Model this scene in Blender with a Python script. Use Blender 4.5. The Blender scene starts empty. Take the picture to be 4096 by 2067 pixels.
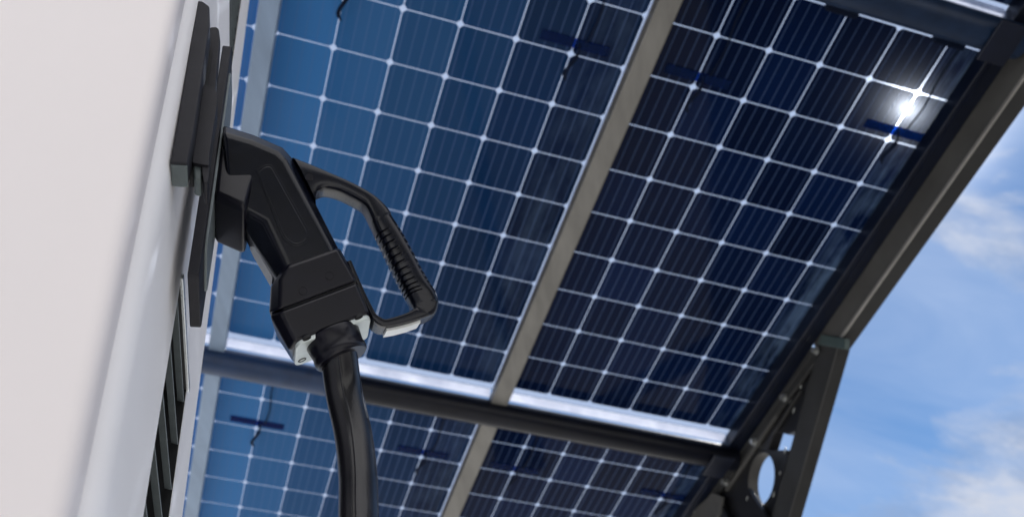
import bpy, bmesh, math, random
import numpy as np
from mathutils import Vector, Matrix, Quaternion

random.seed(7)
S = bpy.context.scene
COL = S.collection

# ------------------------------------------------------------------ frames
F_PX, CX, CY = 3815.37, 2048.0, 1033.5            # focal length and centre of the photograph, in its pixels
EYE = np.array([0.0, 0.0, 0.72])                   # camera stands low beside the charger


def nrm(v):
    v = np.array(v, float)
    return v / np.linalg.norm(v)


UPC = nrm([-0.10848, -0.74271, 0.66077])           # world up seen from the camera frame (x right, y down, z forward)
FWD = nrm(np.array([0, 0, 1.0]) - UPC[2] * UPC)
RGT = np.cross(FWD, UPC)
MW = np.stack([RGT, FWD, UPC])                      # camera frame -> world axes


def W(p):
    return Vector(MW @ np.array(p, float) + EYE)


def Wd(v):
    return Vector(MW @ np.array(v, float))


def ray(x, y):
    return np.array([(x - CX) / F_PX, (y - CY) / F_PX, 1.0])


def hit(x, y, nv, off):
    r = ray(x, y)
    return r * (off / float(r @ nv))


# ------------------------------------------------------------------ camera
cam_d = bpy.data.cameras.new('camera')
cam = bpy.data.objects.new('camera', cam_d)
COL.objects.link(cam)
cam_d.sensor_width = 36.0
cam_d.lens = F_PX / 4096.0 * 36.0
cam_d.clip_start, cam_d.clip_end = 0.02, 3000
cm = Matrix.Identity(4)
for i, c in enumerate((Wd((1, 0, 0)), Wd((0, -1, 0)), Wd((0, 0, -1)), Vector(EYE))):
    for j in range(3):
        cm[j][i] = c[j]
cam.matrix_world = cm
cam_d.dof.use_dof = True
cam_d.dof.focus_distance = 0.92
cam_d.dof.aperture_fstop = 7.5
S.camera = cam

# ------------------------------------------------------------------ sun and sky
SUN = Wd(nrm(ray(3628, 436)))
SUN_EL = math.asin(SUN.z)
SUN_ROT = math.atan2(SUN.x, SUN.y)
sd = bpy.data.lights.new('sun', 'SUN')
sd.energy, sd.angle, sd.color = 4.5, math.radians(0.5), (1.0, 0.95, 0.88)
sun = bpy.data.objects.new('sun', sd)
COL.objects.link(sun)
sun.rotation_mode = 'QUATERNION'
sun.rotation_quaternion = SUN.to_track_quat('Z', 'Y')
sun.location = (4, 6, 8)

S.view_settings.view_transform = 'Standard'
S.view_settings.look = 'None'
S.view_settings.exposure = 1.05
S.view_settings.gamma = 1.0
S.render.engine = 'CYCLES'
S.cycles.max_bounces = 10
S.cycles.transparent_max_bounces = 16
S.cycles.sample_clamp_indirect = 6.0
S.cycles.caustics_reflective = False
S.cycles.caustics_refractive = False


class NT:
    """small node-tree writer"""

    def __init__(s, tree):
        s.t = tree
        s.t.nodes.clear()

    def n(s, kind, ins=None, **props):
        nd = s.t.nodes.new(kind)
        for k, v in props.items():
            setattr(nd, k, v)
        for k, v in (ins or {}).items():
            s.put(nd, k, v)
        return nd

    def put(s, nd, k, v):
        sock = nd.inputs[k]
        if isinstance(v, bpy.types.NodeSocket):
            s.t.links.new(v, sock)
        elif isinstance(v, bpy.types.Node):
            s.t.links.new(v.outputs[0], sock)
        else:
            if isinstance(v, tuple) and len(v) == 3 and sock.type == 'RGBA':
                v = v + (1.0,)
            sock.default_value = v

    def m(s, op, a, b=0.0, c=0.0, clamp=False):
        nd = s.n('ShaderNodeMath', {0: a, 1: b, 2: c}, operation=op)
        nd.use_clamp = clamp
        return nd.outputs[0]

    def vm(s, op, a, b=(0, 0, 0)):
        return s.n('ShaderNodeVectorMath', {0: a, 1: b}, operation=op)

    def mix(s, f, a, b, blend='MIX'):
        nd = s.t.nodes.new('ShaderNodeMix')
        nd.data_type = 'RGBA'
        nd.blend_type = blend
        for idx, v in ((0, f), (6, a), (7, b)):
            sock = nd.inputs[idx]
            if isinstance(v, bpy.types.NodeSocket):
                s.t.links.new(v, sock)
            else:
                if isinstance(v, tuple) and len(v) == 3:
                    v = v + (1.0,)
                sock.default_value = v
        return nd.outputs[2]

    def ramp(s, f, stops, interp='LINEAR'):
        nd = s.n('ShaderNodeValToRGB', {0: f})
        cr = nd.color_ramp
        cr.interpolation = interp
        while len(cr.elements) < len(stops):
            cr.elements.new(0.5)
        for e, (p, c) in zip(cr.elements, stops):
            e.position = p
            e.color = c if len(c) == 4 else tuple(c) + (1.0,)
        return nd.outputs[0]

    def noise(s, vec, scale, detail=4.0, rough=0.55, dist=0.0):
        nd = s.n('ShaderNodeTexNoise', {'Scale': scale, 'Detail': detail, 'Roughness': rough, 'Distortion': dist})
        if vec is not None:
            s.put(nd, 'Vector', vec)
        return nd.outputs[0]


wd = bpy.data.worlds.new('World')
S.world = wd
wd.use_nodes = True
q = NT(wd.node_tree)
tc = q.n('ShaderNodeTexCoord')
dirv = tc.outputs['Generated']
sky = q.n('ShaderNodeTexSky', sky_type='NISHITA')
sky.sun_disc = False
sky.sun_elevation = SUN_EL
sky.sun_rotation = SUN_ROT
sky.air_density = 1.0
sky.dust_density = 0.0
sky.ozone_density = 3.0
sep = q.n('ShaderNodeSeparateXYZ', {0: dirv})
az = q.m('ARCTAN2', sep.outputs[0], sep.outputs[1])
elv = q.m('ARCSINE', sep.outputs[2])
# broad streaky cirrus lying level
ca_, sa_ = math.cos(math.radians(33)), math.sin(math.radians(33))
saz = q.m('SUBTRACT', q.m('MULTIPLY', az, ca_), q.m('MULTIPLY', elv, sa_))
sel = q.m('ADD', q.m('MULTIPLY', az, sa_), q.m('MULTIPLY', elv, ca_))
cv1 = q.n('ShaderNodeCombineXYZ', {0: q.m('MULTIPLY', saz, 3.0), 1: q.m('MULTIPLY', sel, 9.0), 2: 4.3})
n1 = q.noise(cv1.outputs[0], 1.0, 8, 0.55, 0.6)
wisp = q.ramp(n1, [(0.28, (0, 0, 0)), (0.78, (1, 1, 1))])
# heaped cloud low in the sky
cv2 = q.n('ShaderNodeCombineXYZ', {0: q.m('MULTIPLY', saz, 5.5), 1: q.m('MULTIPLY', sel, 11.0), 2: 1.7})
n2 = q.noise(cv2.outputs[0], 1.0, 9, 0.60, 0.3)
low = q.ramp(sep.outputs[2], [(0.35, (1, 1, 1)), (0.47, (0, 0, 0))])
hp = q.ramp(q.m('ADD', n2, q.m('MULTIPLY', low, 0.20)), [(0.54, (0, 0, 0)), (0.76, (1, 1, 1))])
shade = q.ramp(q.noise(cv2.outputs[0], 1.7, 7, 0.6), [(0.40, (0.36, 0.46, 0.66)), (0.58, (0.78, 0.81, 0.90))])
SKY_K = 0.041
skyc = q.mix(1.0, sky.outputs[0], (SKY_K * 0.76, SKY_K * 1.06, SKY_K * 1.25), 'MULTIPLY')
skyc = q.mix(1.0, skyc, (0.16, 0.24, 0.40), 'DARKEN')
backy = q.m('MULTIPLY', sep.outputs[1], -1.0)
bk = q.m('MULTIPLY', q.m('ADD', backy, 0.15), 2.2, clamp=True)  # bright cloud bank added out of view behind, to fill the cabinet
wf = q.m('ADD', q.m('MULTIPLY', wisp, 0.62), q.m('MULTIPLY', bk, 0.55), clamp=True)
c1 = q.mix(wf, skyc, q.mix(bk, (0.25, 0.31, 0.43), q.mix(wisp, (0.60, 0.59, 0.61), (1.25, 1.21, 1.18))))
cl = q.mix(1.0, shade, (0.42, 0.42, 0.42), 'MULTIPLY')
c2 = q.mix(q.m('MULTIPLY', hp, 0.85), c1, cl)
# bright ring of air about the sun
dt = q.vm('DOT_PRODUCT', dirv, tuple(SUN)).outputs['Value']
ang = q.m('ARCCOSINE', q.m('MINIMUM', dt, 0.999999))
a1 = q.m('MULTIPLY', q.m('EXPONENT', q.m('MULTIPLY', ang, -1.0 / math.radians(0.40))), 330.0)
a2 = q.m('MULTIPLY', q.m('EXPONENT', q.m('MULTIPLY', ang, -1.0 / math.radians(7.0))), 0.05)
a3 = q.m('MULTIPLY', q.m('EXPONENT', q.m('MULTIPLY', ang, -1.0 / math.radians(0.95))), 24.0)
au = q.m('ADD', q.m('ADD', a1, a3), a2)
glow = q.vm('SCALE', (1.0, 0.97, 0.93))
q.put(glow, 'Scale', au)
# unseen dark band added low behind the camera to darken the gun's reflections
band_n = q.noise(q.n('ShaderNodeCombineXYZ', {0: q.m('MULTIPLY', az, 9.0), 1: 0.0, 2: 0.0}).outputs[0], 1.0, 5, 0.6)
tl = q.m('LESS_THAN', elv, q.m('ADD', 0.18, q.m('MULTIPLY', band_n, 0.20)))
c3 = q.mix(q.m('MULTIPLY', tl, q.m('LESS_THAN', sep.outputs[1], 0.2)), c2, (0.012, 0.015, 0.010))
tot = q.vm('ADD', c3, glow.outputs[0])
bg = q.n('ShaderNodeBackground', {'Color': tot.outputs[0], 'Strength': 1.0})
q.n('ShaderNodeOutputWorld', {0: bg.outputs[0]})


# ------------------------------------------------------------------ materials
def material(name):
    m = bpy.data.materials.new(name)
    m.use_nodes = True
    return m, NT(m.node_tree)


def plain(name, col, rough=0.5, metal=0.0, var=0.12, scale=30.0, bump=0.0, bscale=400.0, rvar=0.1, spec=0.5, stretch=None, coat=0.0):
    """base colour with soft mottling, uneven gloss and a fine grain"""
    m, t = material(name)
    tc = t.n('ShaderNodeTexCoord')
    v = tc.outputs['Object']
    if stretch:
        v = t.n('ShaderNodeMapping', {'Vector': v, 'Scale': stretch}).outputs[0]
    n = t.noise(v, scale, 5, 0.6)
    f = t.ramp(n, [(0.3, (0, 0, 0)), (0.7, (1, 1, 1))])
    a = tuple(c * (1 - var) for c in col)
    b = tuple(min(1, c * (1 + var)) for c in col)
    c = t.mix(f, a, b)
    n2 = t.noise(v, scale * 3.1, 4, 0.6)
    r = t.m('ADD', t.m('MULTIPLY', t.m('SUBTRACT', n2, 0.5), rvar * 2), rough, clamp=True)
    ps = t.n('ShaderNodeBsdfPrincipled', {'Base Color': c, 'Roughness': r, 'Metallic': metal, 'Specular IOR Level': spec, 'Coat Weight': coat})
    if bump > 0:
        nb = t.noise(v, bscale, 2, 0.6)
        bp = t.n('ShaderNodeBump', {'Strength': bump, 'Distance': 0.0006, 'Height': nb})
        t.put(ps, 'Normal', bp.outputs[0])
    t.n('ShaderNodeOutputMaterial', {0: ps.outputs[0]})
    return m


M = {}
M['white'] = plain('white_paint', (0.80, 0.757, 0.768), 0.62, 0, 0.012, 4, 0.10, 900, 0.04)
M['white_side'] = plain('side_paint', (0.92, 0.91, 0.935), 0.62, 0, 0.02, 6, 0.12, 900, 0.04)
M['plastic'] = plain('black_plastic', (0.003, 0.004, 0.009), 0.22, 0, 0.3, 45, 0.10, 1500, 0.04, 0.38)
M['moulded'] = plain('moulded_black', (0.004, 0.004, 0.009), 0.30, 0, 0.2, 60, 0.12, 1700, 0.03, 0.32)
M['matt'] = plain('matt_black', (0.014, 0.014, 0.019), 0.50, 0, 0.2, 60, 0.5, 2000, 0.08, 0.25)
M['gusset'] = plain('gusset_black_steel', (0.010, 0.010, 0.012), 0.40, 0.2, 0.4, 8, 0.4, 150)
M['pale_bounce'] = plain('pale_bounce_light', (0.60, 0.66, 0.66), 0.40, 0.25, 0.08, 60, 0.3, 900)
M['grey_bounce'] = plain('grey_bounce_light', (0.50, 0.52, 0.56), 0.42, 0, 0.05, 40, 0.2, 900)
M['label'] = plain('white_bounce_light', (0.86, 0.88, 0.87), 0.30, 0, 0.03, 60, 0.0)  # whiteness is bounced ground light, for the handle's underside
M['rubber'] = plain('cable_rubber', (0.006, 0.006, 0.009), 0.24, 0, 0.3, 45, 0.25, 1400, 0.05, 0.45, coat=0.12, stretch=(1, 1, 0.15))
M['slat'] = plain('slat_grey_metal', (0.17, 0.20, 0.215), 0.45, 0.35, 0.1, 40, 0.4, 1500)
M['foot'] = plain('teal_grey_plastic', (0.075, 0.095, 0.10), 0.45, 0, 0.15, 60, 0.4, 1500)
M['trim'] = plain('trim_bright_metal', (0.62, 0.65, 0.67), 0.30, 0.8, 0.1, 80, 0.4, 1500)
M['hollow'] = plain('dark_inside', (0.006, 0.007, 0.009), 0.7)
M['steel'] = plain('galvanised_steel', (0.36, 0.345, 0.32), 0.46, 0.55, 0.16, 9, 0.3, 300, 0.1)
M['steel_warm'] = plain('brushed_grey_steel', (0.165, 0.160, 0.150), 0.50, 0.35, 0.18, 7, 0.3, 300, 0.1, stretch=(3, 0.6, 1))
M['steel_veil'] = plain('blue_veiled_steel', (0.20, 0.27, 0.38), 0.50, 0.15, 0.12, 7, 0.3, 300, 0.1, stretch=(3, 0.6, 1))  # bluish veil of light painted into the left rafter's grey
M['tube_slate'] = plain('slate_blue_tube', (0.010, 0.022, 0.052), 0.40, 0.1, 0.25, 16, 0.4, 120, spec=0.3)
M['tube_veil'] = plain('blue_veiled_tube', (0.012, 0.032, 0.085), 0.42, 0.1, 0.25, 16, 0.4, 120)  # tube's left length, coloured for the blue light lying over it
M['steel_dark'] = plain('dark_painted_steel', (0.026, 0.026, 0.026), 0.55, 0.1, 0.25, 6, 0.3, 300)
M['steel_arm'] = plain('weathered_arm_steel', (0.088, 0.086, 0.083), 0.50, 0.3, 0.22, 5, 0.4, 200)
M['navy'] = plain('navy_coated_rail', (0.003, 0.006, 0.018), 0.38, 0.2, 0.3, 12, 0.2, 300)
M['tube'] = plain('dark_tube', (0.003, 0.004, 0.009), 0.34, 0.0, 0.30, 16, 0.5, 120, 0.12, spec=0.22, stretch=(0.4, 1, 1))
M['flash'] = plain('brushed_aluminium', (0.62, 0.64, 0.68), 0.38, 0.35, 0.16, 22, 0.5, 120, 0.12)
mb, t = material('tinted_blue_box')
tb = t.n('ShaderNodeMixShader', {0: 0.55})
t.put(tb, 1, t.n('ShaderNodeBsdfPrincipled', {'Base Color': (0.002, 0.016, 0.065), 'Roughness': 0.4, 'Specular IOR Level': 0.1}).outputs[0])
t.put(tb, 2, t.n('ShaderNodeBsdfTransparent', {'Color': (0.10, 0.35, 0.95)}).outputs[0])
t.n('ShaderNodeOutputMaterial', {0: tb.outputs[0]})
M['blackbox'] = mb
M['cableblack'] = plain('thin_cable_black', (0.002, 0.006, 0.020), 0.6, spec=0.1)
M['zinc'] = plain('zinc_bolt', (0.42, 0.43, 0.42), 0.35, 0.8)

# ------------------------------------------------------------------ mesh helpers


def tag(o, label=None, cat=None, group=None, kind=None):
    for k, v in (('label', label), ('category', cat), ('group', group), ('kind', kind)):
        if v:
            o[k] = v
    return o


def empty(name, loc, mat=None):
    o = bpy.data.objects.new(name, None)
    o.empty_display_size = 0.1
    COL.objects.link(o)
    if mat is not None:
        o.matrix_world = mat
    else:
        o.location = loc
    return o


def mesh_obj(name, verts, faces, mat, parent=None, smooth=True, bevel=0.0, seg=3, origin=None, mats=None, face_mats=None, angle=28):
    """verts in world metres (or local to parent when parent is rotated)"""
    me = bpy.data.meshes.new(name)
    vs = [Vector(v) for v in verts]
    o = bpy.data.objects.new(name, me)
    if parent is not None and not parent.get('_local'):
        off = Vector(parent.location) + (Vector(parent.parent.location) if parent.parent else Vector((0, 0, 0)))
        vs = [v - off for v in vs]
    elif parent is None and origin is not None:
        vs = [v - Vector(origin) for v in vs]
        o.location = origin
    me.from_pydata([tuple(v) for v in vs], [], faces)
    bm = bmesh.new()
    bm.from_mesh(me)
    bmesh.ops.recalc_face_normals(bm, faces=bm.faces)
    bm.to_mesh(me)
    bm.free()
    for mm in (mats or [mat]):
        me.materials.append(mm)
    if face_mats:
        for p, k in zip(me.polygons, face_mats):
            p.material_index = k
    if smooth:
        me.polygons.foreach_set('use_smooth', [True] * len(me.polygons))
        if not bevel:
            me.set_sharp_from_angle(angle=math.radians(40))
    if bevel:
        b = o.modifiers.new('bevel', 'BEVEL')
        b.width, b.segments, b.limit_method, b.angle_limit = bevel, seg, 'ANGLE', math.radians(angle)
        b.harden_normals = True
        b.use_clamp_overlap = True
    COL.objects.link(o)
    if parent is not None:
        o.parent = parent
    return o


def prism(name, poly, vec, mat, parent=None, bevel=0.0, seg=3, **k):
    n = len(poly)
    poly = [Vector(p) for p in poly]
    vec = Vector(vec)
    vs = poly + [p + vec for p in poly]
    fs = [list(range(n)), list(range(2 * n - 1, n - 1, -1))]
    fs += [[i, (i + 1) % n, n + (i + 1) % n, n + i] for i in range(n)]
    return mesh_obj(name, vs, fs, mat, parent, bevel=bevel, seg=seg, **k)


def loft(name, rings, mat, parent=None, bevel=0.0, seg=3, caps=True, **k):
    n = len(rings[0])
    vs = [Vector(p) for r in rings for p in r]
    fs = []
    for a in range(len(rings) - 1):
        for i in range(n):
            j = (i + 1) % n
            fs.append([a * n + i, a * n + j, (a + 1) * n + j, (a + 1) * n + i])
    if caps:
        fs.append(list(range(n)))
        fs.append(list(range((len(rings) - 1) * n, len(rings) * n)))
    return mesh_obj(name, vs, fs, mat, parent, bevel=bevel, seg=seg, **k)


def box(o0, a, b, c):
    """eight corners of a box from corner o0 and three edge vectors"""
    o0, a, b, c = map(Vector, (o0, a, b, c))
    return [o0, o0 + a, o0 + a + b, o0 + b, o0 + c, o0 + a + c, o0 + a + b + c, o0 + b + c]


BOXF = [[0, 3, 2, 1], [4, 5, 6, 7], [0, 1, 5, 4], [1, 2, 6, 5], [2, 3, 7, 6], [3, 0, 4, 7]]


def roundpoly(pts, r, seg=5):
    """round the corners of a 2-D outline"""
    out = []
    n = len(pts)
    for i in range(n):
        p0, p1, p2 = (np.array(pts[(i + k) % n], float) for k in (-1, 0, 1))
        rr = r[i] if isinstance(r, (list, tuple)) else r
        a, b = p0 - p1, p2 - p1
        la, lb = np.linalg.norm(a), np.linalg.norm(b)
        t = min(rr, la * 0.45, lb * 0.45)
        if t < 1e-6:
            out.append(tuple(p1))
            continue
        s0, s1 = p1 + a / la * t, p1 + b / lb * t
        for k in range(seg + 1):
            f = k / seg
            out.append(tuple((1 - f) ** 2 * s0 + 2 * f * (1 - f) * p1 + f * f * s1))
    return out


def catmull(P, n):
    P = [np.array(p, float) for p in P]
    Q = [2 * P[0] - P[1]] + P + [2 * P[-1] - P[-2]]
    out = []
    for i in range(1, len(Q) - 2):
        for k in range(n):
            t = k / n
            a, b, c, d = Q[i - 1], Q[i], Q[i + 1], Q[i + 2]
            out.append(0.5 * ((2 * b) + (c - a) * t + (2 * a - 5 * b + 4 * c - d) * t * t + (3 * b - 3 * c + d - a) * t ** 3))
    out.append(P[-1])
    return out


def tube(name, path, rad, mat, parent=None, sides=24, ridge=None, **k):
    path = [Vector(p) for p in path]
    n = len(path)
    rads = rad if isinstance(rad, (list, tuple)) else [rad] * n
    T = [(path[min(i + 1, n - 1)] - path[max(i - 1, 0)]).normalized() for i in range(n)]
    up = Vector((0.31, 0.5, 0.81))
    N = (up - up.dot(T[0]) * T[0]).normalized()
    rings = []
    for i in range(n):
        N = (N - N.dot(T[i]) * T[i]).normalized()
        B = T[i].cross(N)
        rings.append([path[i] + (N * math.cos(a) + B * math.sin(a)) * (rads[i] + (ridge[1] * math.exp(-((a - ridge[0]) / 0.045) ** 2) if ridge else 0.0))
                      for a in (2 * math.pi * j / sides for j in range(sides))])
    return loft(name, rings, mat, parent, **k)


def lathe(name, c, axis, prof, mat, parent=None, sides=40, **k):
    """prof: list of (distance along axis, radius)"""
    axis = Vector(axis).normalized()
    N = axis.orthogonal().normalized()
    B = axis.cross(N)
    rings = [[Vector(c) + axis * h + (N * math.cos(a) + B * math.sin(a)) * r for a in (2 * math.pi * j / sides for j in range(sides))] for h, r in prof]
    return loft(name, rings, mat, parent, **k)


# ------------------------------------------------------------------ ground
gm, t = material('pale_concrete')
tcg = t.n('ShaderNodeTexCoord')
n = t.noise(tcg.outputs['Object'], 0.9, 8, 0.65)
c = t.mix(t.ramp(n, [(0.3, (0, 0, 0)), (0.7, (1, 1, 1))]), (0.40, 0.40, 0.39), (0.55, 0.55, 0.53))
n = t.noise(tcg.outputs['Object'], 60, 4, 0.7)
c = t.mix(t.m('MULTIPLY', n, 0.3), c, (0.3, 0.3, 0.3))
ps = t.n('ShaderNodeBsdfPrincipled', {'Base Color': c, 'Roughness': 0.85})
t.put(ps, 'Normal', t.n('ShaderNodeBump', {'Strength': 0.4, 'Distance': 0.004, 'Height': n}).outputs[0])
t.n('ShaderNodeOutputMaterial', {0: ps.outputs[0]})
am = plain('added_dark_surface', (0.05, 0.05, 0.052), 0.9, 0, 0.3, 40, 0.6, 200)


def sheet(name, x0, x1, y0, y1, z, m):
    o = mesh_obj(name, [(x0, y0, z), (x1, y0, z), (x1, y1, z), (x0, y1, z)], [[0, 1, 2, 3]], m, smooth=False)
    return tag(o, kind='structure')


sheet('ground', -600, 600, -600, 600, 0.0, gm)
sheet('added_dark_ground', 0.95, 40, -1.6, 60, 0.004, am)  # unseen dark ground added so less light bounces onto the right panels

# ------------------------------------------------------------------ canopy frame of reference (cells of the panels)
CELL = 0.158
ASP = 1.03690
RU = np.array([0.95670402, 0.21258696, 0.19880697])
RV = np.array([-0.29011384, 0.7515865, 0.59241176])
RN = np.array([-0.02348163, -0.62443936, 0.78072024])
TT = np.array([-3.75617027, -4.6443828, 15.72395821])
DN = Wd(-RN)                                        # straight down out of the panels


def K(u, v, w=0.0):
    """canopy point: u cells across, v cells along the slope, w cells below the glass"""
    return W((TT + u * RU + v * ASP * RV - w * RN) * CELL)


def kbox(name, u0, u1, v0, v1, w0, w1, mat, parent, bevel=0.0, seg=3, **k):
    a = K(u0, v0, w0)
    vs = box(a, K(u1, v0, w0) - a, K(u0, v1, w0) - a, K(u0, v0, w1) - a)
    return mesh_obj(name, vs, BOXF, mat, parent, bevel=bevel, seg=seg, **k)


def on_u(x, y, u):
    """photo pixel -> canopy point in the upright plane u"""
    off = float(TT @ RU + u)
    return W(hit(x, y, RU, off * CELL))


# glass / cell materials -----------------------------------------------------
def cell_material(name, dark, mid, veil=None, smear_sheen=0.08):
    """veil: pale blue of the light painted over the first columns"""
    m, t = material(name)
    tc = t.n('ShaderNodeTexCoord')
    s = t.n('ShaderNodeSeparateXYZ', {0: tc.outputs['Object']})
    u = t.m('DIVIDE', s.outputs[0], CELL)
    v = t.m('DIVIDE', s.outputs[1], CELL * ASP)
    ax = t.m('ABSOLUTE', t.m('SUBTRACT', t.m('FRACT', u), 0.5))
    ay = t.m('ABSOLUTE', t.m('SUBTRACT', t.m('FRACT', v), 0.5))
    inx = t.m('LESS_THAN', ax, 0.4905)
    iny = t.m('LESS_THAN', ay, 0.4915)
    inc = t.m('LESS_THAN', t.m('ADD', ax, ay), 0.922)
    rng = t.m('MULTIPLY', t.m('LESS_THAN', t.m('ABSOLUTE', t.m('SUBTRACT', u, 3.0)), 3.0), t.m('LESS_THAN', t.m('ABSOLUTE', t.m('SUBTRACT', v, 5.0)), 5.0))
    cell = t.m('MULTIPLY', t.m('MULTIPLY', inx, iny), t.m('MULTIPLY', inc, rng))
    b = t.m('ABSOLUTE', t.m('SUBTRACT', t.m('FRACT', t.m('MULTIPLY', u, 5.0)), 0.5))
    bus = t.m('MULTIPLY', t.m('LESS_THAN', b, 0.055), t.m('LESS_THAN', t.m('ABSOLUTE', t.m('SUBTRACT', u, 3.0)), 3.0))
    fl = t.n('ShaderNodeCombineXYZ', {0: t.m('FLOOR', u), 1: t.m('FLOOR', v), 2: 0.0})
    oi = t.n('ShaderNodeObjectInfo')
    wn = t.n('ShaderNodeTexWhiteNoise', noise_dimensions='4D')
    t.put(wn, 'Vector', fl.outputs[0])
    t.put(wn, 'W', t.m('MULTIPLY', oi.outputs['Random'], 17.0))
    per = wn.outputs[0]
    big = t.noise(tc.outputs['Object'], 1.5, 3, 0.5)
    f = t.m('ADD', t.m('MULTIPLY', per, 0.75), t.m('MULTIPLY', t.m('SUBTRACT', big, 0.3), 0.7))
    col = t.mix(f, dark, mid)
    if veil:
        veil_f = t.m('POWER', t.m('SUBTRACT', 1.0, t.m('DIVIDE', t.m('ADD', t.m('FLOOR', u), 0.2), 5.6), clamp=True), 1.9)  # column tint imitates a blue veil of light, strongest at the left
        col = t.mix(veil_f, col, veil)
    col = t.mix(t.m('MULTIPLY', bus, 0.34), col, (0.085, 0.14, 0.30))
    # fine grain and smears left by rain on the glass
    sm = t.noise(t.n('ShaderNodeMapping', {'Vector': tc.outputs['Object'], 'Scale': (6, 1.4, 1)}).outputs[0], 3.0, 6, 0.65)
    dirt = t.ramp(sm, [(0.5, (0, 0, 0)), (0.85, (1, 1, 1))])
    col = t.mix(t.m('MULTIPLY', dirt, 0.02), col, (0.05, 0.13, 0.30))
    side = t.m('MULTIPLY', t.ramp(t.m('DIVIDE', u, 6.0), [(0.84, (0, 0, 0)), (0.90, (1, 1, 1))]), t.ramp(sm, [(0.40, (0, 0, 0)), (0.62, (1, 1, 1))]))  # pale band over the last column: dust with a hazy sheen painted in
    col = t.mix(t.m('MULTIPLY', side, smear_sheen), col, (0.20, 0.32, 0.52))
    rough = t.m('ADD', 0.05, t.m('MULTIPLY', dirt, 0.10))
    ps = t.n('ShaderNodeBsdfPrincipled', {'Base Color': col, 'Roughness': rough, 'Specular IOR Level': 0.05})
    tr = t.n('ShaderNodeBsdfTransparent', {'Color': (0.55, 0.62, 0.75)})
    thin = t.n('ShaderNodeMixShader', {0: 0.006})
    t.put(thin, 1, ps.outputs[0])
    t.put(thin, 2, tr.outputs[0])
    gl = t.n('ShaderNodeBsdfTransparent', {'Color': (0.52, 0.59, 0.72)})
    frost = t.n('ShaderNodeBsdfTranslucent', {'Color': (0.17, 0.21, 0.29)})
    fg = t.n('ShaderNodeMixShader', {0: 0.80})
    t.put(fg, 1, gl.outputs[0])
    t.put(fg, 2, frost.outputs[0])
    gs = t.n('ShaderNodeBsdfGlossy', {'Roughness': 0.06})
    fr = t.n('ShaderNodeFresnel', {'IOR': 1.4})
    gap = t.n('ShaderNodeMixShader', {0: fr.outputs[0]})
    t.put(gap, 1, fg.outputs[0])
    t.put(gap, 2, gs.outputs[0])
    mx = t.n('ShaderNodeMixShader', {0: cell})
    t.put(mx, 1, gap.outputs[0])
    t.put(mx, 2, thin.outputs[0])
    t.n('ShaderNodeOutputMaterial', {0: mx.outputs[0]})
    return m


clear, t = material('clear_glass_face')
ct = t.n('ShaderNodeBsdfTransparent', {'Color': (0.97, 0.98, 0.99)})
t.n('ShaderNodeOutputMaterial', {0: ct.outputs[0]})
edgeg = plain('glass_edge', (0.45, 0.55, 0.70), 0.15)

M['cells_dark'] = cell_material('solar_cells_navy', (0.0002, 0.0025, 0.015), (0.0006, 0.008, 0.046), smear_sheen=0.30)
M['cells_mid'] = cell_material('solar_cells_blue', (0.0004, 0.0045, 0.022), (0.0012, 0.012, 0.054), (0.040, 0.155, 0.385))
M['cells_light'] = cell_material('solar_cells_veiled_blue', (0.030, 0.115, 0.33), (0.042, 0.15, 0.40))  # paler blue for the left panels, with the veil of light painted in

# rotation of the canopy in the world
MC = Matrix.Identity(4)
for i, c in enumerate((Wd(RU), Wd(RV), Wd(RN))):
    for j in range(3):
        MC[j][i] = c[j]


def canopy_matrix(u, v, w=0.0):
    m = MC.copy()
    m.translation = K(u, v, w)
    return m


def local_box(name, x0, x1, y0, y1, z0, z1, mat, parent, bevel=0.0, mats=None, fm=None):
    vs = [(x0, y0, z0), (x1, y0, z0), (x1, y1, z0), (x0, y1, z0), (x0, y0, z1), (x1, y0, z1), (x1, y1, z1), (x0, y1, z1)]
    return mesh_obj(name, vs, BOXF, mat, parent, bevel=bevel, mats=mats, face_mats=fm, smooth=bevel > 0)


frosted, t = material('added_frosted_strip')
tcf = t.n('ShaderNodeTexCoord')
nf = t.noise(tcf.outputs['Object'], 9.0, 7, 0.7)
ft = t.n('ShaderNodeBsdfTranslucent', {'Color': t.mix(nf, (0.36, 0.40, 0.50), (0.92, 0.94, 1.0))})
fd = t.n('ShaderNodeBsdfPrincipled', {'Base Color': (0.55, 0.57, 0.62), 'Roughness': 0.35})
fm_ = t.n('ShaderNodeMixShader', {0: 0.18})
t.put(fm_, 1, ft.outputs[0])
t.put(fm_, 2, fd.outputs[0])
t.n('ShaderNodeOutputMaterial', {0: fm_.outputs[0]})

CU, CV = CELL, CELL * ASP


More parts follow.
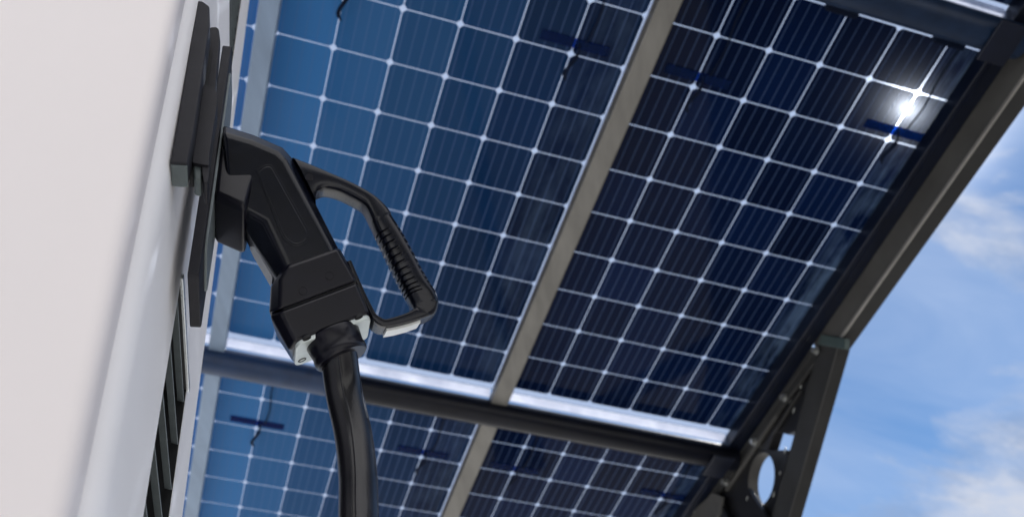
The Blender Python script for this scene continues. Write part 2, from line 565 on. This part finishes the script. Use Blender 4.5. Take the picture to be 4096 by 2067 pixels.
def build_panel(cellmat, label):
    r = empty('solar_panel', None, Matrix.Identity(4))
    r['_local'] = 1
    tag(r, label, 'solar panel', 'glass solar panels roofing the canopy')
    # +z is up out of the panel, so the face seen from below is z = 0
    local_box('glass_laminate', -0.075 * CU, 6.075 * CU, -0.17 * CV, 10.17 * CV, 0.0, 0.007, cellmat, r,
              mats=[cellmat, clear, edgeg], fm=[0, 1, 2, 2, 2, 2])
    local_box('edge_seal', 6.008 * CU, 6.080 * CU, -0.15 * CV, 10.15 * CV, -0.0016, -0.0006, frosted, r)
    for cu in (1.0, 5.0):
        jb = local_box('junction_box', (cu - 0.62) * CU, (cu + 0.62) * CU, 1.70 * CV, 1.88 * CV, -0.004, -0.001, M['blackbox'], r, bevel=0.002)
        x, y = (cu - 0.02) * CU, 1.98 * CV
        pts = [Vector((cu * CU + 0.012, 1.75 * CV, -0.008)), Vector((cu * CU + 0.014, 1.95 * CV, -0.022)), Vector((cu * CU - 0.004, 2.25 * CV, -0.032)),
               Vector((cu * CU + 0.006, 2.40 * CV, -0.030))]
        cab = tube('connector', catmull(pts, 6), [0.003] * 6 + [0.0055] * 10 + [0.003] * 3, M['cableblack'], r, sides=10)
        pts = [Vector((cu * CU + 0.030, 1.72 * CV, -0.008)), Vector((cu * CU + 0.036, 1.2 * CV, -0.012)), Vector((cu * CU + 0.028, 0.6 * CV, -0.010)),
               Vector((cu * CU + 0.034, -0.1 * CV, -0.008))]
        tube('cable', catmull(pts, 8), 0.0024, M['cableblack'], r, sides=8)
    return r


def copy_panel(src, mat4, cellmat, label):
    c = src.copy()
    COL.objects.link(c)
    c.matrix_world = mat4
    c['label'] = label
    for ch in list(src.children):
        d = ch.copy()
        if ch.name.startswith('glass_laminate'):
            d.data = ch.data.copy()
            d.data.materials[0] = cellmat
        COL.objects.link(d)
        d.parent = c
    return c


GAPU, PERV = 6.33202, 10.838
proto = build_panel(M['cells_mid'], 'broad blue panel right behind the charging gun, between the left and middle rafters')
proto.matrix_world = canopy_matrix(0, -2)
others = [
    (1, 0, 'cells_dark', 'dark navy panel right of the middle rafter with the sun glaring through it'),
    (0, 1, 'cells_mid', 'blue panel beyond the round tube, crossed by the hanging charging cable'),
    (1, 1, 'cells_dark', 'dark panel beyond the round tube, beside the steel gusset with a hole'),
    (-1, 0, 'cells_light', 'pale blue panel half hidden by the charger, left of the left rafter'),
    (-1, 1, 'cells_light', 'sliver of panel beyond the tube, tight against the vent side of the charger'),
    (1, -1, 'cells_dark', 'small corner of panel above the white gap at the top edge'),
]
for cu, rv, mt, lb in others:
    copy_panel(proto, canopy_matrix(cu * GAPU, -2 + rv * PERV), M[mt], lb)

# ------------------------------------------------------------------ canopy steel frame
fr = empty('canopy_frame', K(12.4, 5, 1.0))
tag(fr, 'grey steel frame carrying the solar panels, with bent arm and post against the sky', 'canopy')


def rafter(uc, wid=0.39, mat='steel_warm', v0=-3.6, v1=19.2):
    return kbox('rafter', uc - wid / 2, uc + wid / 2, v0, v1, 0.10, 0.40, M[mat], fr, bevel=0.004)


rafter(6.19)
rafter(-0.125, 0.34, 'steel_veil')


def purlin(vc, u0=-0.9, u1=12.2, m='tube'):
    o = tube('purlin', [K(2.45, vc, 0.42), K(7, vc, 0.42), K(u1, vc, 0.42)], 0.30 * CELL, M[m], fr, sides=48)
    tube('purlin', [K(u0, vc, 0.42), K(0, vc, 0.42), K(2.44, vc, 0.42)], 0.30 * CELL, M['tube_veil'], fr, sides=48)
    # frosted strip added between glass and tube for the bright band, lit from above
    for (ua, ub) in ((u0, 5.98), (6.40, u1 - 0.3)):
        sec = [(vc - 0.325, -0.01), (vc - 0.300, 0.08), (vc - 0.240, 0.175), (vc - 0.230, 0.165), (vc - 0.290, 0.09), (vc - 0.315, -0.01)]
        loft('bright_band', [[K(ua, v, w) for v, w in sec], [K(ub, v, w) for v, w in sec]], frosted, fr)
    return o


purlin(8.50, -6.6)
VT = 8.50 - PERV - 0.11
purlin(VT, -6.6, m='tube_slate')
for vc in (8.50, VT):
    kbox('bracket', 11.45, 11.98, vc - 0.36, vc + 0.36, 0.73, 0.78, M['navy'], fr, bevel=0.003)
# black clamps gripping the glass edge
for u in (2.9, 6.8, 9.15, 11.25):
    kbox('clamp', u - 0.30, u + 0.30, -2.30, -1.96, 0.03, 0.17, M['cableblack'], fr, bevel=0.004)
# edge rail and grey arm
kbox('edge_rail', 11.925, 12.285, -6, 19.2, 0.0, 0.35, M['navy'], fr, bevel=0.003)
kbox('edge_rail', 12.03, 12.06, -6, 19.2, 0.35, 0.38, M['navy'], fr)
vb = 4.75
kbox('arm', 12.303, 12.63, -9, vb, 0.30, 1.00, M['steel_dark'], fr, bevel=0.004)
kbox('arm_web', 12.29, 12.301, -9, vb - 0.02, 0.30, 0.93, M['steel_arm'], fr)
kbox('arm_highlight', 12.27, 12.30, -9, vb, 0.93, 1.015, M['steel'], fr, bevel=0.002)  # pale strip painting the highlight along the arm's rounded corner
# joint collar
a_, b_ = on_u(3270, 1376, 12.23), on_u(3378, 1396, 12.23)
c_, d_ = on_u(3380, 1352, 12.23), on_u(3284, 1336, 12.23)
prism('joint_plate', [a_, b_, c_, d_], Wd(RU) * (0.12 * CELL), plain('greenish_galvanising', (0.07, 0.10, 0.10), 0.45, 0.3), fr, bevel=0.003)
# post: leaning leg under the arm, in the same upright plane
p1, p2 = on_u(3277, 1366, 12.24), on_u(3352, 1385, 12.24)
p3, p4 = on_u(3156, 2067, 12.24), on_u(3083.6, 2067, 12.24)


def extend(a, b):
    s = (0.02 - b.z) / (b.z - a.z)
    return b + (b - a) * s


f3, f4 = extend(p2, p3), extend(p1, p4)
prism('post', [p1, p2, f3, f4], Wd(RU) * (0.30 * CELL), M['steel_dark'], fr, bevel=0.005)
bs = (f3 + f4) / 2
mesh_obj('base_plate', box(bs + Vector((-0.15, -0.15, -0.015)), (0.36, 0, 0), (0, 0.36, 0), (0, 0, 0.02)), BOXF, M['steel_dark'], fr, bevel=0.003)
# gusset with the round hole, a hollow box plate between rail and post
UG = 12.34


def hole_plate(name, outer, centre, axu, axv, r, vec, mat, parent, n=48):
    """plate with a round hole: outer outline resampled by angle about the hole centre"""
    C0 = Vector(centre)
    N = Vector(vec).normalized()
    e1 = Vector(axu).normalized()
    e2 = N.cross(e1)
    P = [((Vector(p) - C0).dot(e1), (Vector(p) - C0).dot(e2)) for p in outer]
    out, inn = [], []
    angs = [2 * math.pi * i / n for i in range(n)] + [math.atan2(y, x) % (2 * math.pi) for x, y in P]
    for a in sorted(set(round(x, 5) for x in angs)):
        dx, dy = math.cos(a), math.sin(a)
        best = None
        for i in range(len(P)):
            (x0, y0), (x1, y1) = P[i], P[(i + 1) % len(P)]
            ex, ey = x1 - x0, y1 - y0
            dd = dx * ey - dy * ex
            if abs(dd) < 1e-12:
                continue
            tt = (x0 * ey - y0 * ex) / dd
            ss = (x0 * dy - y0 * dx) / dd
            if tt > 0 and -1e-4 <= ss <= 1 + 1e-4 and (best is None or tt < best):
                best = tt
        out.append(C0 + e1 * dx * best + e2 * dy * best)
        inn.append(C0 + e1 * dx * r + e2 * dy * r)
    m = len(out)
    V = Vector(vec)
    vs = out + inn + [p + V for p in out] + [p + V for p in inn]
    fs = []
    for i in range(m):
        j = (i + 1) % m
        fs += [[i, j, m + j, m + i], [2 * m + i, 3 * m + i, 3 * m + j, 2 * m + j], [i, 2 * m + i, 2 * m + j, j], [m + i, m + j, 3 * m + j, 3 * m + i]]
    return mesh_obj(name, vs, fs, mat, parent, mats=[mat, M['steel_arm']], face_mats=[1 if i % 4 == 3 else 0 for i in range(len(fs))])


gc = on_u(3044, 1913, UG)
gus = hole_plate('gusset_plate', [on_u(3155, 1799, UG), on_u(3110, 1990, UG), on_u(3040, 2250, UG), on_u(2560, 2250, UG), on_u(2905, 1845, UG), on_u(2955, 1799, UG)],
                 gc, Wd(RV), None, 0.60 * CELL, Wd(RU) * (0.26 * CELL), M['gusset'], fr)
prism('gusset_plate', [on_u(x, y, UG) for x, y in ((3285, 1392), (3184, 1722), (3150, 1736), (3096, 1722), (3072, 1798), (2956, 1798), (3010, 1716), (3235, 1385))],
      Wd(RU) * (0.26 * CELL), M['gusset'], fr, bevel=0.003)


def strut(a, b, wid, u, th, mat, name='stiffener'):
    p, q_ = on_u(a[0], a[1], u), on_u(b[0], b[1], u)
    d = (q_ - p).normalized()
    sd_ = d.cross(Wd(RU)).normalized() * wid
    return prism(name, [p - sd_, q_ - sd_, q_ + sd_, p + sd_], Wd(RU) * th, mat, fr, bevel=0.0015)


strut((3225, 1470), (2900, 1960), 0.004, UG - 0.10, 0.014, M['steel_arm'])
strut((3200, 1560), (3090, 1735), 0.003, UG - 0.08, 0.010, M['steel_dark'])
strut((2985, 1960), (3090, 2120), 0.012, UG - 0.16, 0.020, M['gusset'])
strut((2860, 1990), (2940, 2160), 0.020, UG - 0.16, 0.020, M['gusset'])
prism('foot_plate', [on_u(x, y, UG - 0.2) for x, y in ((2700, 2110), (2850, 1968), (2888, 1985), (2880, 2050), (2800, 2160))], Wd(RU) * 0.012, M['steel_arm'], fr, bevel=0.002)
for (wx, wy, wl) in ((3175, 1640, 0.010), (3203, 1545, 0.007), (3140, 1800, 0.012), (3120, 1890, 0.007), (3095, 1975, 0.010), (2990, 1985, 0.014), (3240, 1430, 0.006)):
    c0 = on_u(wx, wy, UG - 0.03)
    dv = (on_u(3093, 2000, UG) - on_u(3190, 1640, UG)).normalized()
    tube('weld', [c0 - dv * wl, c0, c0 + dv * wl], [0.0012, 0.0030, 0.0012], M['zinc'], gus, sides=10)
for (bx, by) in ((3260, 1400), (3133, 1589), (3013, 1765), (2898, 1927), (2784, 2042)):
    c0 = on_u(bx, by, UG - 0.14)
    lathe('bolt', c0, Wd(RU), [(-0.010, 0.0001), (-0.010, 0.011), (0.004, 0.011), (0.004, 0.017), (0.024, 0.017)], M['zinc'], fr, sides=6)
# flange strip the bolts sit in
fa, fb = on_u(3282, 1372, UG - 0.1), on_u(2700, 2170, UG - 0.1)
fdir = (fb - fa).normalized()
fup = Wd(RN)
prism('flange', [fa, fb, fb - fup * 0.035 - fdir * 0.0, fa - fup * 0.035], Wd(RU) * 0.012, M['steel_dark'], fr, bevel=0.002)
prism('flange_lip', [fa + fup * 0.004, fb + fup * 0.004, fb, fa], Wd(RU) * 0.018, M['steel_arm'], fr)

# ------------------------------------------------------------------ charger
D = nrm([-0.211, 0.667, 0.715])                     # level, away along the charger's flank
D = nrm(D - (D @ UPC) * UPC)
Nn = -np.cross(UPC, D)                               # out of the flank, to the right
Nn = nrm(Nn)
HB = -0.095                                          # flank plane
DW, NW = Wd(D), Wd(Nn)
DNEAR, DFAR = 0.520, 1.075


def G(n_, d_, z):
    """charger point from outward distance, distance along the flank and height above ground"""
    p = n_ * Nn + d_ * D
    v = Wd(p)
    return Vector((v.x + EYE[0], v.y + EYE[1], z))


def PB(x, y, n_=HB):
    """photo pixel -> (along, height) on the upright plane n_ parallel to the flank"""
    p = hit(x, y, Nn, n_)
    return float(p @ D), W(p).z


def PD(x, y, d_):
    """photo pixel -> world point in the upright plane at distance d_ along the flank"""
    return W(hit(x, y, D, d_))


ch = empty('ev_charger', G(-0.45, 0.8, 0.0))
tag(ch, 'tall white charging cabinet with rounded corners and slatted vents, filling the left edge', 'ev charger')
H0, H1 = 0.06, 2.42


def profile(n0, n1, d0, d1, r, seg=10):
    return roundpoly([(n1, d0), (n1, d1), (n0, d1), (n0, d0)], r, seg)


def upright(name, prof, z0, z1, mat, bevel=0.0):
    rings = [[G(a, b, z0) for a, b in prof], [G(a, b, z1) for a, b in prof]]
    return loft(name, rings, mat, ch, bevel=bevel, angle=60)


body = upright('cabinet', profile(-0.80, HB, DNEAR + 0.012, DFAR, [0.03, 0.06, 0.06, 0.03]), H0, H1, M['white_side'])
# front door panel: stands proud of the cabinet, its rounded edge leaving thin seams
upright('door', profile(-0.79, HB - 0.010, DNEAR - 0.018, DNEAR + 0.010, [0.027, 0.002, 0.002, 0.027]), H0 + 0.02, H1 - 0.01, M['white'])
upright('plinth', profile(-0.77, HB - 0.03, DNEAR + 0.03, DFAR - 0.03, 0.03), 0.0, H0 - 0.001, M['steel_dark'])
upright('roof', profile(-0.80, HB + 0.004, DNEAR - 0.02, DFAR + 0.005, [0.03, 0.06, 0.06, 0.03]), H1 + 0.001, H1 + 0.035, M['white_side'])


def cut(target, d0, d1, z0, z1, depth):
    a = G(HB + 0.02, d0, z0)
    vs = box(a, DW * (d1 - d0), -NW * (depth + 0.02), Vector((0, 0, z1 - z0)))
    c = mesh_obj('cutter', vs, BOXF, M['hollow'], None, smooth=False)
    return c


def vent(d0, d1, z0, z1, pitch, depth=0.045, slat_n=0.007, top_trim=True):
    """louvred opening in the flank: hollow box set into a real cut, sloping slats, bright lip"""
    c = cut(body, d0, d1, z0, z1, depth)
    md = body.modifiers.new('cut', 'BOOLEAN')
    md.operation, md.object, md.solver = 'DIFFERENCE', c, 'EXACT'
    bpy.context.view_layer.update()
    dg = bpy.context.evaluated_depsgraph_get()
    me = bpy.data.meshes.new_from_object(body.evaluated_get(dg))
    body.modifiers.clear()
    body.data = me
    bpy.data.objects.remove(c)
    # dark lining at the back of the opening
    i0 = 0.002
    bx = lambda n0, n1, da, db, za, zb: box(G(n0, da, za), NW * (n1 - n0), DW * (db - da), Vector((0, 0, zb - za)))
    e = 0.0008
    A, B = bx(HB - depth + e, HB - 0.0005, d0 + e, d1 - e, z0 + e, z1 - e), bx(HB - depth + 0.002, HB - 0.0005, d0 + 0.002, d1 - 0.002, z0 + 0.002, z1 - 0.002)
    # hollow tray: outer and inner box joined at the mouth (open towards the outside)
    mouth = [1, 2, 6, 5]
    vs_ = A + B
    fs_ = [f for f in BOXF if set(f) != set(mouth)] + [[i + 8 for i in f] for f in BOXF if set(f) != set(mouth)]
    for i in range(4):
        a_, b_ = mouth[i], mouth[(i + 1) % 4]
        fs_.append([a_, b_, b_ + 8, a_ + 8])
    back = mesh_obj('vent', vs_, fs_, M['hollow'], ch, smooth=False)
    k = 0
    z = z1 - pitch * 0.35
    while z > z0 + pitch * 0.3 and k < 40:
        a, b = G(HB - 0.001, d0 + 0.003, z), G(HB - 0.001, d1 - 0.003, z)
        tl = -NW * slat_n + Vector((0, 0, slat_n * 0.30))
        th = Vector((0, 0, 0.0022))
        prism('slat', [a, a + tl, a + tl + th, a + th], b - a, M['slat'], back, bevel=0.0005, seg=2)
        z -= pitch
        k += 1
    # lip round the opening, standing 2 mm proud
    for (da, db, za, zb) in ((d0 - 0.004, d1 + 0.004, z1 - 0.001, z1 + 0.006),):
        if top_trim:
            mesh_obj('vent_lip', bx(HB - 0.012, HB + 0.0025, da, db, za, zb), BOXF, M['trim'], back, bevel=0.0012, seg=2)
    return back


v1, v2 = PB(723, 1123), PB(748, 1558)
VN, VF, VZ = v1[0], v2[0], 0.5 * (v1[1] + v2[1])
pitch = abs(PB(687, 1379)[1] - PB(657, 1576)[1])
vent(VN, VF, 0.25, VZ, pitch)
t1, t2 = PB(966, 0), PB(918, 470)
vent(PB(914, 0)[0] - 0.02, t1[0], t2[1], 2.32, 0.030, slat_n=0.004, top_trim=False)

# far and near outline of the socket plate
PN = -0.0716
s1, s2 = PB(796, 1098, PN), PB(803, 1312, PN)
s3 = PB(928, 178, PN)
sp = empty('charging_inlet', G(PN, s1[0], s1[1]))
tag(sp, 'black upright inlet plate with a square collar, holding the plugged-in gun', 'charging inlet')
dn, df, zb_, zt_ = s1[0], s2[0] + 0.004, 0.5 * (s1[1] + s2[1]), s3[1]
dd = 0.018
outl = [(dn, zb_), (df, zb_), (df + 0.006, zb_ + 0.10), (df + 0.006, zt_ - 0.02), (df - 0.01, zt_), (dn, zt_)]
outl = roundpoly(outl, [0.004, 0.008, 0.03, 0.012, 0.012, 0.006], 6)
prism('plate', [G(PN, a, b) for a, b in outl], -NW * 0.0095, M['matt'], sp, bevel=0.0012)
inr = roundpoly([(dn + 0.012, zb_ + 0.045), (df - 0.012, zb_ + 0.030), (df - 0.004, zb_ + 0.12), (df - 0.004, zt_ - 0.05), (df - 0.02, zt_ - 0.02), (dn + 0.010, zt_ - 0.03)], 0.012, 6)
prism('face_rim', [G(PN + 0.0022, a, b) for a, b in inr], -NW * 0.003, M['slat'], sp, bevel=0.0008)
for zz in (zt_ - 0.15, zt_ - 0.05):
    lathe('standoff', G(HB, df - 0.012, zz), NW, [(0.0, 0.006), (PN - 0.0095 - HB, 0.006)], M['zinc'], sp, sides=16)
# collar the gun sits in: closed box standing out of the plate
DC = 0.652
L_COL = 0.069
col_px = [(878, 560), (905, 600), (940, 640), (990, 655), (1019, 668), (1023, 690), (1004, 745), (983, 825), (965, 822), (855, 775)]
cp = [PD(x, y, DC) for x, y in col_px]
cen = sum(cp, Vector()) / len(cp)
rings = []
for f, dd_ in ((0.90, 0.0), (1.0, 0.006), (1.0, L_COL - 0.008), (0.92, L_COL)):
    rings.append([cen + (p - cen) * f + DW * dd_ for p in cp])
loft('collar', rings, M['moulded'], sp, bevel=0.0035, seg=4)

# second holder in front: upright bar, block and hook
hd = empty('cable_holder', PD(700, 700, 0.545))
tag(hd, 'dark upright bar with a hooked block on the near corner of the white cabinet', 'cable holder')


def slab(name, px, d0, d1, mat, parent, r=0.0, bevel=0.0015):
    pts = roundpoly(px, r, 5) if r else px
    return prism(name, [PD(x, y, d0) for x, y in pts], DW * (d1 - d0), mat, parent, bevel=bevel)


slab('bar', [(788, 2), (812, 4), (838, 24), (840, 100), (820, 240), (778, 520), (750, 655), (680, 650), (702, 520), (746, 260)], 0.548, 0.572, M['matt'], hd, r=0, bevel=0.002)
slab('backing', [(838, 108), (866, 106), (876, 114), (881, 160), (876, 232), (868, 300), (855, 480), (800, 560), (770, 560), (800, 300)], 0.580, 0.592, M['matt'], hd, bevel=0.002)
slab('rail_slot', [(838, 201), (850, 201), (828, 345), (812, 345)], 0.5775, 0.5795, M['hollow'], hd, bevel=0.0)
slab('hook', [(812, 336), (858, 354), (869, 375), (868, 420), (848, 545), (837, 620), (836, 662), (770, 650), (790, 480)], 0.566, 0.588, M['matt'], hd, r=6, bevel=0.003)
slab('hook_tip', [(808, 640), (837, 618), (835, 700), (829, 728), (816, 728), (810, 690)], 0.568, 0.594, M['matt'], hd, r=5, bevel=0.003)
slab('hook_foot', [(772, 655), (806, 657), (806, 720), (776, 716)], 0.570, 0.590, M['foot'], hd, bevel=0.002)
# bright foot under the bar
slab('bar_foot', [(682, 652), (750, 657), (750, 668), (682, 664)], 0.550, 0.573, M['foot'], hd, bevel=0.001)
slab('web', [(752, 560), (790, 560), (775, 716), (757, 712)], 0.573, 0.583, M['hollow'], hd, bevel=0.001)

# ------------------------------------------------------------------ charging gun
E_ = nrm([-0.288, 0.370, 0.883])                     # through the gun, away from the camera
EW = Wd(E_)
P0 = ray(1010, 720) * 0.905
E0 = float(P0 @ E_)
PXS = 4096.0 / 2576.0                                # outlines were read off a 2576-wide view


def U(x, y, w):
    """gun outline point at depth w (m) behind the gun's near face"""
    return W(hit(x * PXS, y * PXS, E_, E0 + w))


def ring(px, w, ref=None):
    if ref is None:
        return [U(x, y, w) for x, y in px]
    return [U(x, y, ref) + EW * (w - ref) for x, y in px]


gun = empty('charging_gun', U(700, 420, 0.03))
tag(gun, 'black charging gun with a looped ribbed handle plugged into the charger', 'charging gun')

mid = [(560, 312), (641, 338), (712, 369), (737, 397), (852, 622), (884, 690), (714, 712), (688, 690), (630, 594), (612, 560), (575, 540)]
near = [(560, 334), (634, 356), (698, 384), (718, 404), (832, 618), (860, 680), (735, 700), (716, 655), (668, 556), (640, 541), (572, 505)]
fars = [(x * 0.93 + 45, y * 0.93 + 36) for x, y in mid]
loft('gun_body', [ring(near, 0.006), ring(mid, 0.018), ring(mid, 0.047, 0.018), ring(near, 0.058, 0.018)], M['plastic'], gun, bevel=0.0045, seg=5)
# pale strip painting reflected ground light onto the underside of the neck
loft('underside_bounce', [ring([(634, 590), (688, 686), (686, 700), (640, 620), (631, 600)], 0.026), ring([(634, 590), (688, 686), (686, 700), (640, 620), (631, 600)], 0.046, 0.020)], M['grey_bounce'], gun, bevel=0.001)
# long inset on the side
ins = roundpoly([(643, 428), (664, 414), (684, 412), (779, 580), (775, 612), (740, 622), (712, 602)], [4, 16, 12, 10, 12, 12, 14], 6)
pan = prism('side_inset', ring(ins, 0.0052), EW * 0.004, M['plastic'], gun, bevel=0.0006, seg=2)
ins2 = roundpoly([(648, 434), (664, 419), (682, 417), (773, 581), (770, 607), (742, 616), (716, 598)], [4, 16, 12, 10, 12, 12, 14], 6)
prism('inset_field', ring(ins2, 0.0048), EW * 0.003, M['plastic'], pan, bevel=0.0012, seg=3)

# lower block in two shells with a thin seam
bu_n = [(704, 700), (726, 668), (849, 625), (895, 707), (704, 779)]
bu_m = [(680, 722), (715, 664), (853, 622), (901, 708), (676, 788)]
bu_f = [(690, 765), (725, 706), (842, 664), (893, 762), (692, 836)]
loft('block', [ring(bu_n, 0.0), ring(bu_m, 0.014), ring(bu_f, 0.056), ring([(x + 6, y - 4) for x, y in bu_f], 0.062)], M['moulded'], gun, bevel=0.010, seg=7)
bc_n = [(705, 783), (896, 711), (927, 787), (742, 857)]
bc_m = [(677, 791), (902, 712), (932, 792), (727, 882)]
bc_f = [(693, 840), (894, 766), (917, 836), (738, 911)]
cap = loft('end_cap', [ring(bc_n, 0.0), ring(bc_m, 0.014), ring(bc_f, 0.056), ring([(x + 4, y - 5) for x, y in bc_f], 0.062)], M['moulded'], gun, bevel=0.009, seg=7)
# seam filler (slightly inside)
loft('seam', [ring([(712, 770), (893, 700), (898, 718), (714, 790)], 0.004), ring([(700, 790), (893, 716), (893, 740), (700, 812)], 0.050)], M['hollow'], gun)
# end plate, light from the ground put in as a pale colour
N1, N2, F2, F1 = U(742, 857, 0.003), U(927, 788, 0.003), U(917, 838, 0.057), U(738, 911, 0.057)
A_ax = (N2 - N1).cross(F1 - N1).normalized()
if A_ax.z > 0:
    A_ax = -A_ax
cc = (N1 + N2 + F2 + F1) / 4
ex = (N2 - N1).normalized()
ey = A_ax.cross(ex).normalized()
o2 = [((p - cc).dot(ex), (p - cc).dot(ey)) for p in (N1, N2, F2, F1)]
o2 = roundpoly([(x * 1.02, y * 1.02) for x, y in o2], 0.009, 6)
ep = prism('end_plate', [cc + ex * x + ey * y + A_ax * 0.0 for x, y in o2], A_ax * 0.0055, M['pale_bounce'], gun, bevel=0.0015)
pl_off = float((np.array(cc + A_ax * 0.0056) - EYE) @ np.array(A_ax))


def on_end(x, y):
    r = Wd(ray(x * PXS, y * PXS))
    o = Vector(EYE)
    s = ((cc + A_ax * 0.0056) - o).dot(A_ax) / r.dot(A_ax)
    return o + r * s


for (x, y) in ((903, 798), (772, 851), (760, 905)):
    lathe('screw_hole', on_end(x, y) - A_ax * 0.002, A_ax, [(0, 0.0040), (0.0024, 0.0040), (0.0026, 0.0034), (0.0012, 0.0030), (0.0008, 0.0002)], M['hollow'], ep, sides=24)

gcn = on_end(838, 853)
gl_ = lathe('cable_gland', gcn - A_ax * 0.004, A_ax, [(0, 0.0255), (0.003, 0.0262), (0.012, 0.0252), (0.017, 0.0246), (0.0185, 0.0254), (0.0235, 0.0254), (0.0255, 0.0238), (0.0255, 0.0195)], M['moulded'], gun, sides=56)

# raised mould circles
for (x, y, r) in ((778, 446, 0.0040), (829, 693, 0.0040), (762, 731, 0.0040)):
    o0 = U(x, y, -0.0002 if y > 600 else 0.0118)
    lathe('mould_mark', o0, -EW, [(-0.001, r), (0.00035, r), (0.00035, r - 0.0004), (0.0001, r - 0.0005), (0.0001, 0.0002)], M['moulded'], gun, sides=32)

# looped handle: outer and inner outline read together
HP = [  # outer, inner, near depth, thickness
    ((735, 398), (795, 515), 0.012, 0.030),
    ((770, 412), (794, 500), 0.012, 0.030),
    ((800, 425), (800, 487), 0.012, 0.030),
    ((832, 440), (822, 480), 0.012, 0.030),
    ((870, 457), (856, 488), 0.012, 0.030),
    ((910, 477), (892, 506), 0.012, 0.030),
    ((945, 499), (916, 522), 0.012, 0.030),
    ((973, 525), (930, 548), 0.011, 0.030),
    ((992, 553), (940, 574), 0.010, 0.030),
    ((1016, 590), (957, 610), 0.009, 0.031),
    ((1040, 634), (980, 658), 0.008, 0.032),
    ((1064, 680), (1002, 703), 0.008, 0.032),
    ((1084, 714), (1019, 735), 0.008, 0.032),
    ((1098, 737), (1030, 755), 0.009, 0.031),
    ((1103, 762), (1035, 768), 0.010, 0.031),
    ((1094, 790), (1036, 778), 0.011, 0.030),
    ((1066, 803), (1030, 785), 0.011, 0.030),
    ((1030, 815), (1014, 793), 0.011, 0.030),
    ((995, 824), (984, 803), 0.011, 0.030),
    ((968, 828), (965, 807), 0.011, 0.030),
    ((948, 822), (954, 802), 0.011, 0.030),
    ((934, 808), (944, 795), 0.011, 0.030),
    ((922, 785), (934, 777), 0.012, 0.029),
    ((900, 735), (912, 732), 0.013, 0.028),
    ((870, 665), (882, 662), 0.013, 0.028),
]
rows = [np.array([o[0], o[1], i[0], i[1], d, t]) for o, i, d, t in HP]
fine = catmull(rows, 10)
G0, G1, NG = 8.3 * 10, 12.6 * 10, 12
# extra rings along the ribbed grip
params = [k / 10 for k in range(0, 84)] + [8.4 + (12.6 - 8.4) * k / 168 for k in range(169)] + [12.7 + k / 10 for k in range(0, 114)]
params = [p for p in params if p <= len(HP) - 1]


def sample(p):
    i = min(int(p * 10), len(fine) - 2)
    f = p * 10 - i
    return fine[i] * (1 - f) + fine[i + 1] * f


NS = 56
hr = []
for p in params:
    s_ = sample(p)
    d0, th = s_[4], s_[5]
    O = U(s_[0], s_[1], d0 + th * 0.30)
    I = U(s_[2], s_[3], d0 + th * 0.30)
    c0 = (O + I) / 2 + EW * (th * 0.20)
    h = (O - I) / 2
    g = (p - 8.4) / 4.2
    inrib = 0.0 <= g <= 1.0
    ph = (g * NG) % 1.0
    gr = 0.0
    if inrib:
        x = abs(ph - 0.5) / 0.17
        gr = max(0.0, 1.0 - x ** 6) if x < 1 else 0.0
    ringp = []
    bar_ = p > 15.5
    ex_ = 0.52 if not bar_ else 0.34
    if 7.5 < p < 14:
        ex_ = 0.72
    for j in range(NS):
        a = 2 * math.pi * j / NS
        ca, sa = math.cos(a), math.sin(a)
        deg = math.degrees(a) % 360
        k = 1.0
        cx_ = math.copysign(abs(ca) ** ex_, ca)
        sx_ = math.copysign(abs(sa) ** ex_, sa)
        if gr > 0:
            inner = 1.0 if (94 < deg < 250) else 0.0
            outer = 1.0 if (deg < 52 or deg > 320) else 0.0
            k = 1.0 - 0.15 * gr * max(inner, outer * 0.8)
        ringp.append(c0 + h * cx_ * k - EW * (th / 2) * sx_ * k)
    hr.append(ringp)
loft('handle', hr, M['plastic'], gun)
# white strip standing in for light on the handle's underside
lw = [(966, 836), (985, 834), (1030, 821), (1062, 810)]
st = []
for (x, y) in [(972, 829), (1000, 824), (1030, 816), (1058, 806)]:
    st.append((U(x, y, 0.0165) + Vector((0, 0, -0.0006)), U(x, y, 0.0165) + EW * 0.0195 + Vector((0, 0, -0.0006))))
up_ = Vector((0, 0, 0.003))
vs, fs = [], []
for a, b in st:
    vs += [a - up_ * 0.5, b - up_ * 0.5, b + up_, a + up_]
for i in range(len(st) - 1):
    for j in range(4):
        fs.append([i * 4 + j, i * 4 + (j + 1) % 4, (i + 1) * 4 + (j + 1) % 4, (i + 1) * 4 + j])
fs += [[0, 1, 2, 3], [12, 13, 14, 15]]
mesh_obj('bounce_strip', vs, fs, M['label'], gun, bevel=0.0004, seg=2)  # 'label' is the white of the bounced ground light

# ------------------------------------------------------------------ cable
RC = 0.0171
RIDGE = 2.6
start = gcn + A_ax * 0.012
zs = float((np.array(start) - EYE) @ np.array(Wd((0, 0, 1))))
k2 = W(ray(1374, 1560) * (zs - 0.005))
k3 = W(ray(1413, 1740) * (zs - 0.025))
k4 = W(ray(1431, 1900) * (zs - 0.052))
k5 = W(ray(1434, 2067) * (zs - 0.085))
dk = (k5 - k4)
k5b = k5 + dk * 1.0
k6 = k5b + Vector((0, 0, -0.07))
k6b = k6 + Vector((0, 0, -0.13))
k7 = Vector((k6.x - 0.02, k6.y + 0.03, 0.28))
k8 = G(HB + 0.10, 0.95, 0.06)
k9 = G(HB + 0.02, 1.02, 0.03)
path = catmull([start, k2, k3, k4, k5, k5b, k6, k6b, k7, k8, k9], 14)
cb = tube('charging_cable', path, RC, M['rubber'], None, sides=180, ridge=(RIDGE, 0.0006))
tag(cb, 'thick black rubber cable curving down from the charging gun', 'cable')
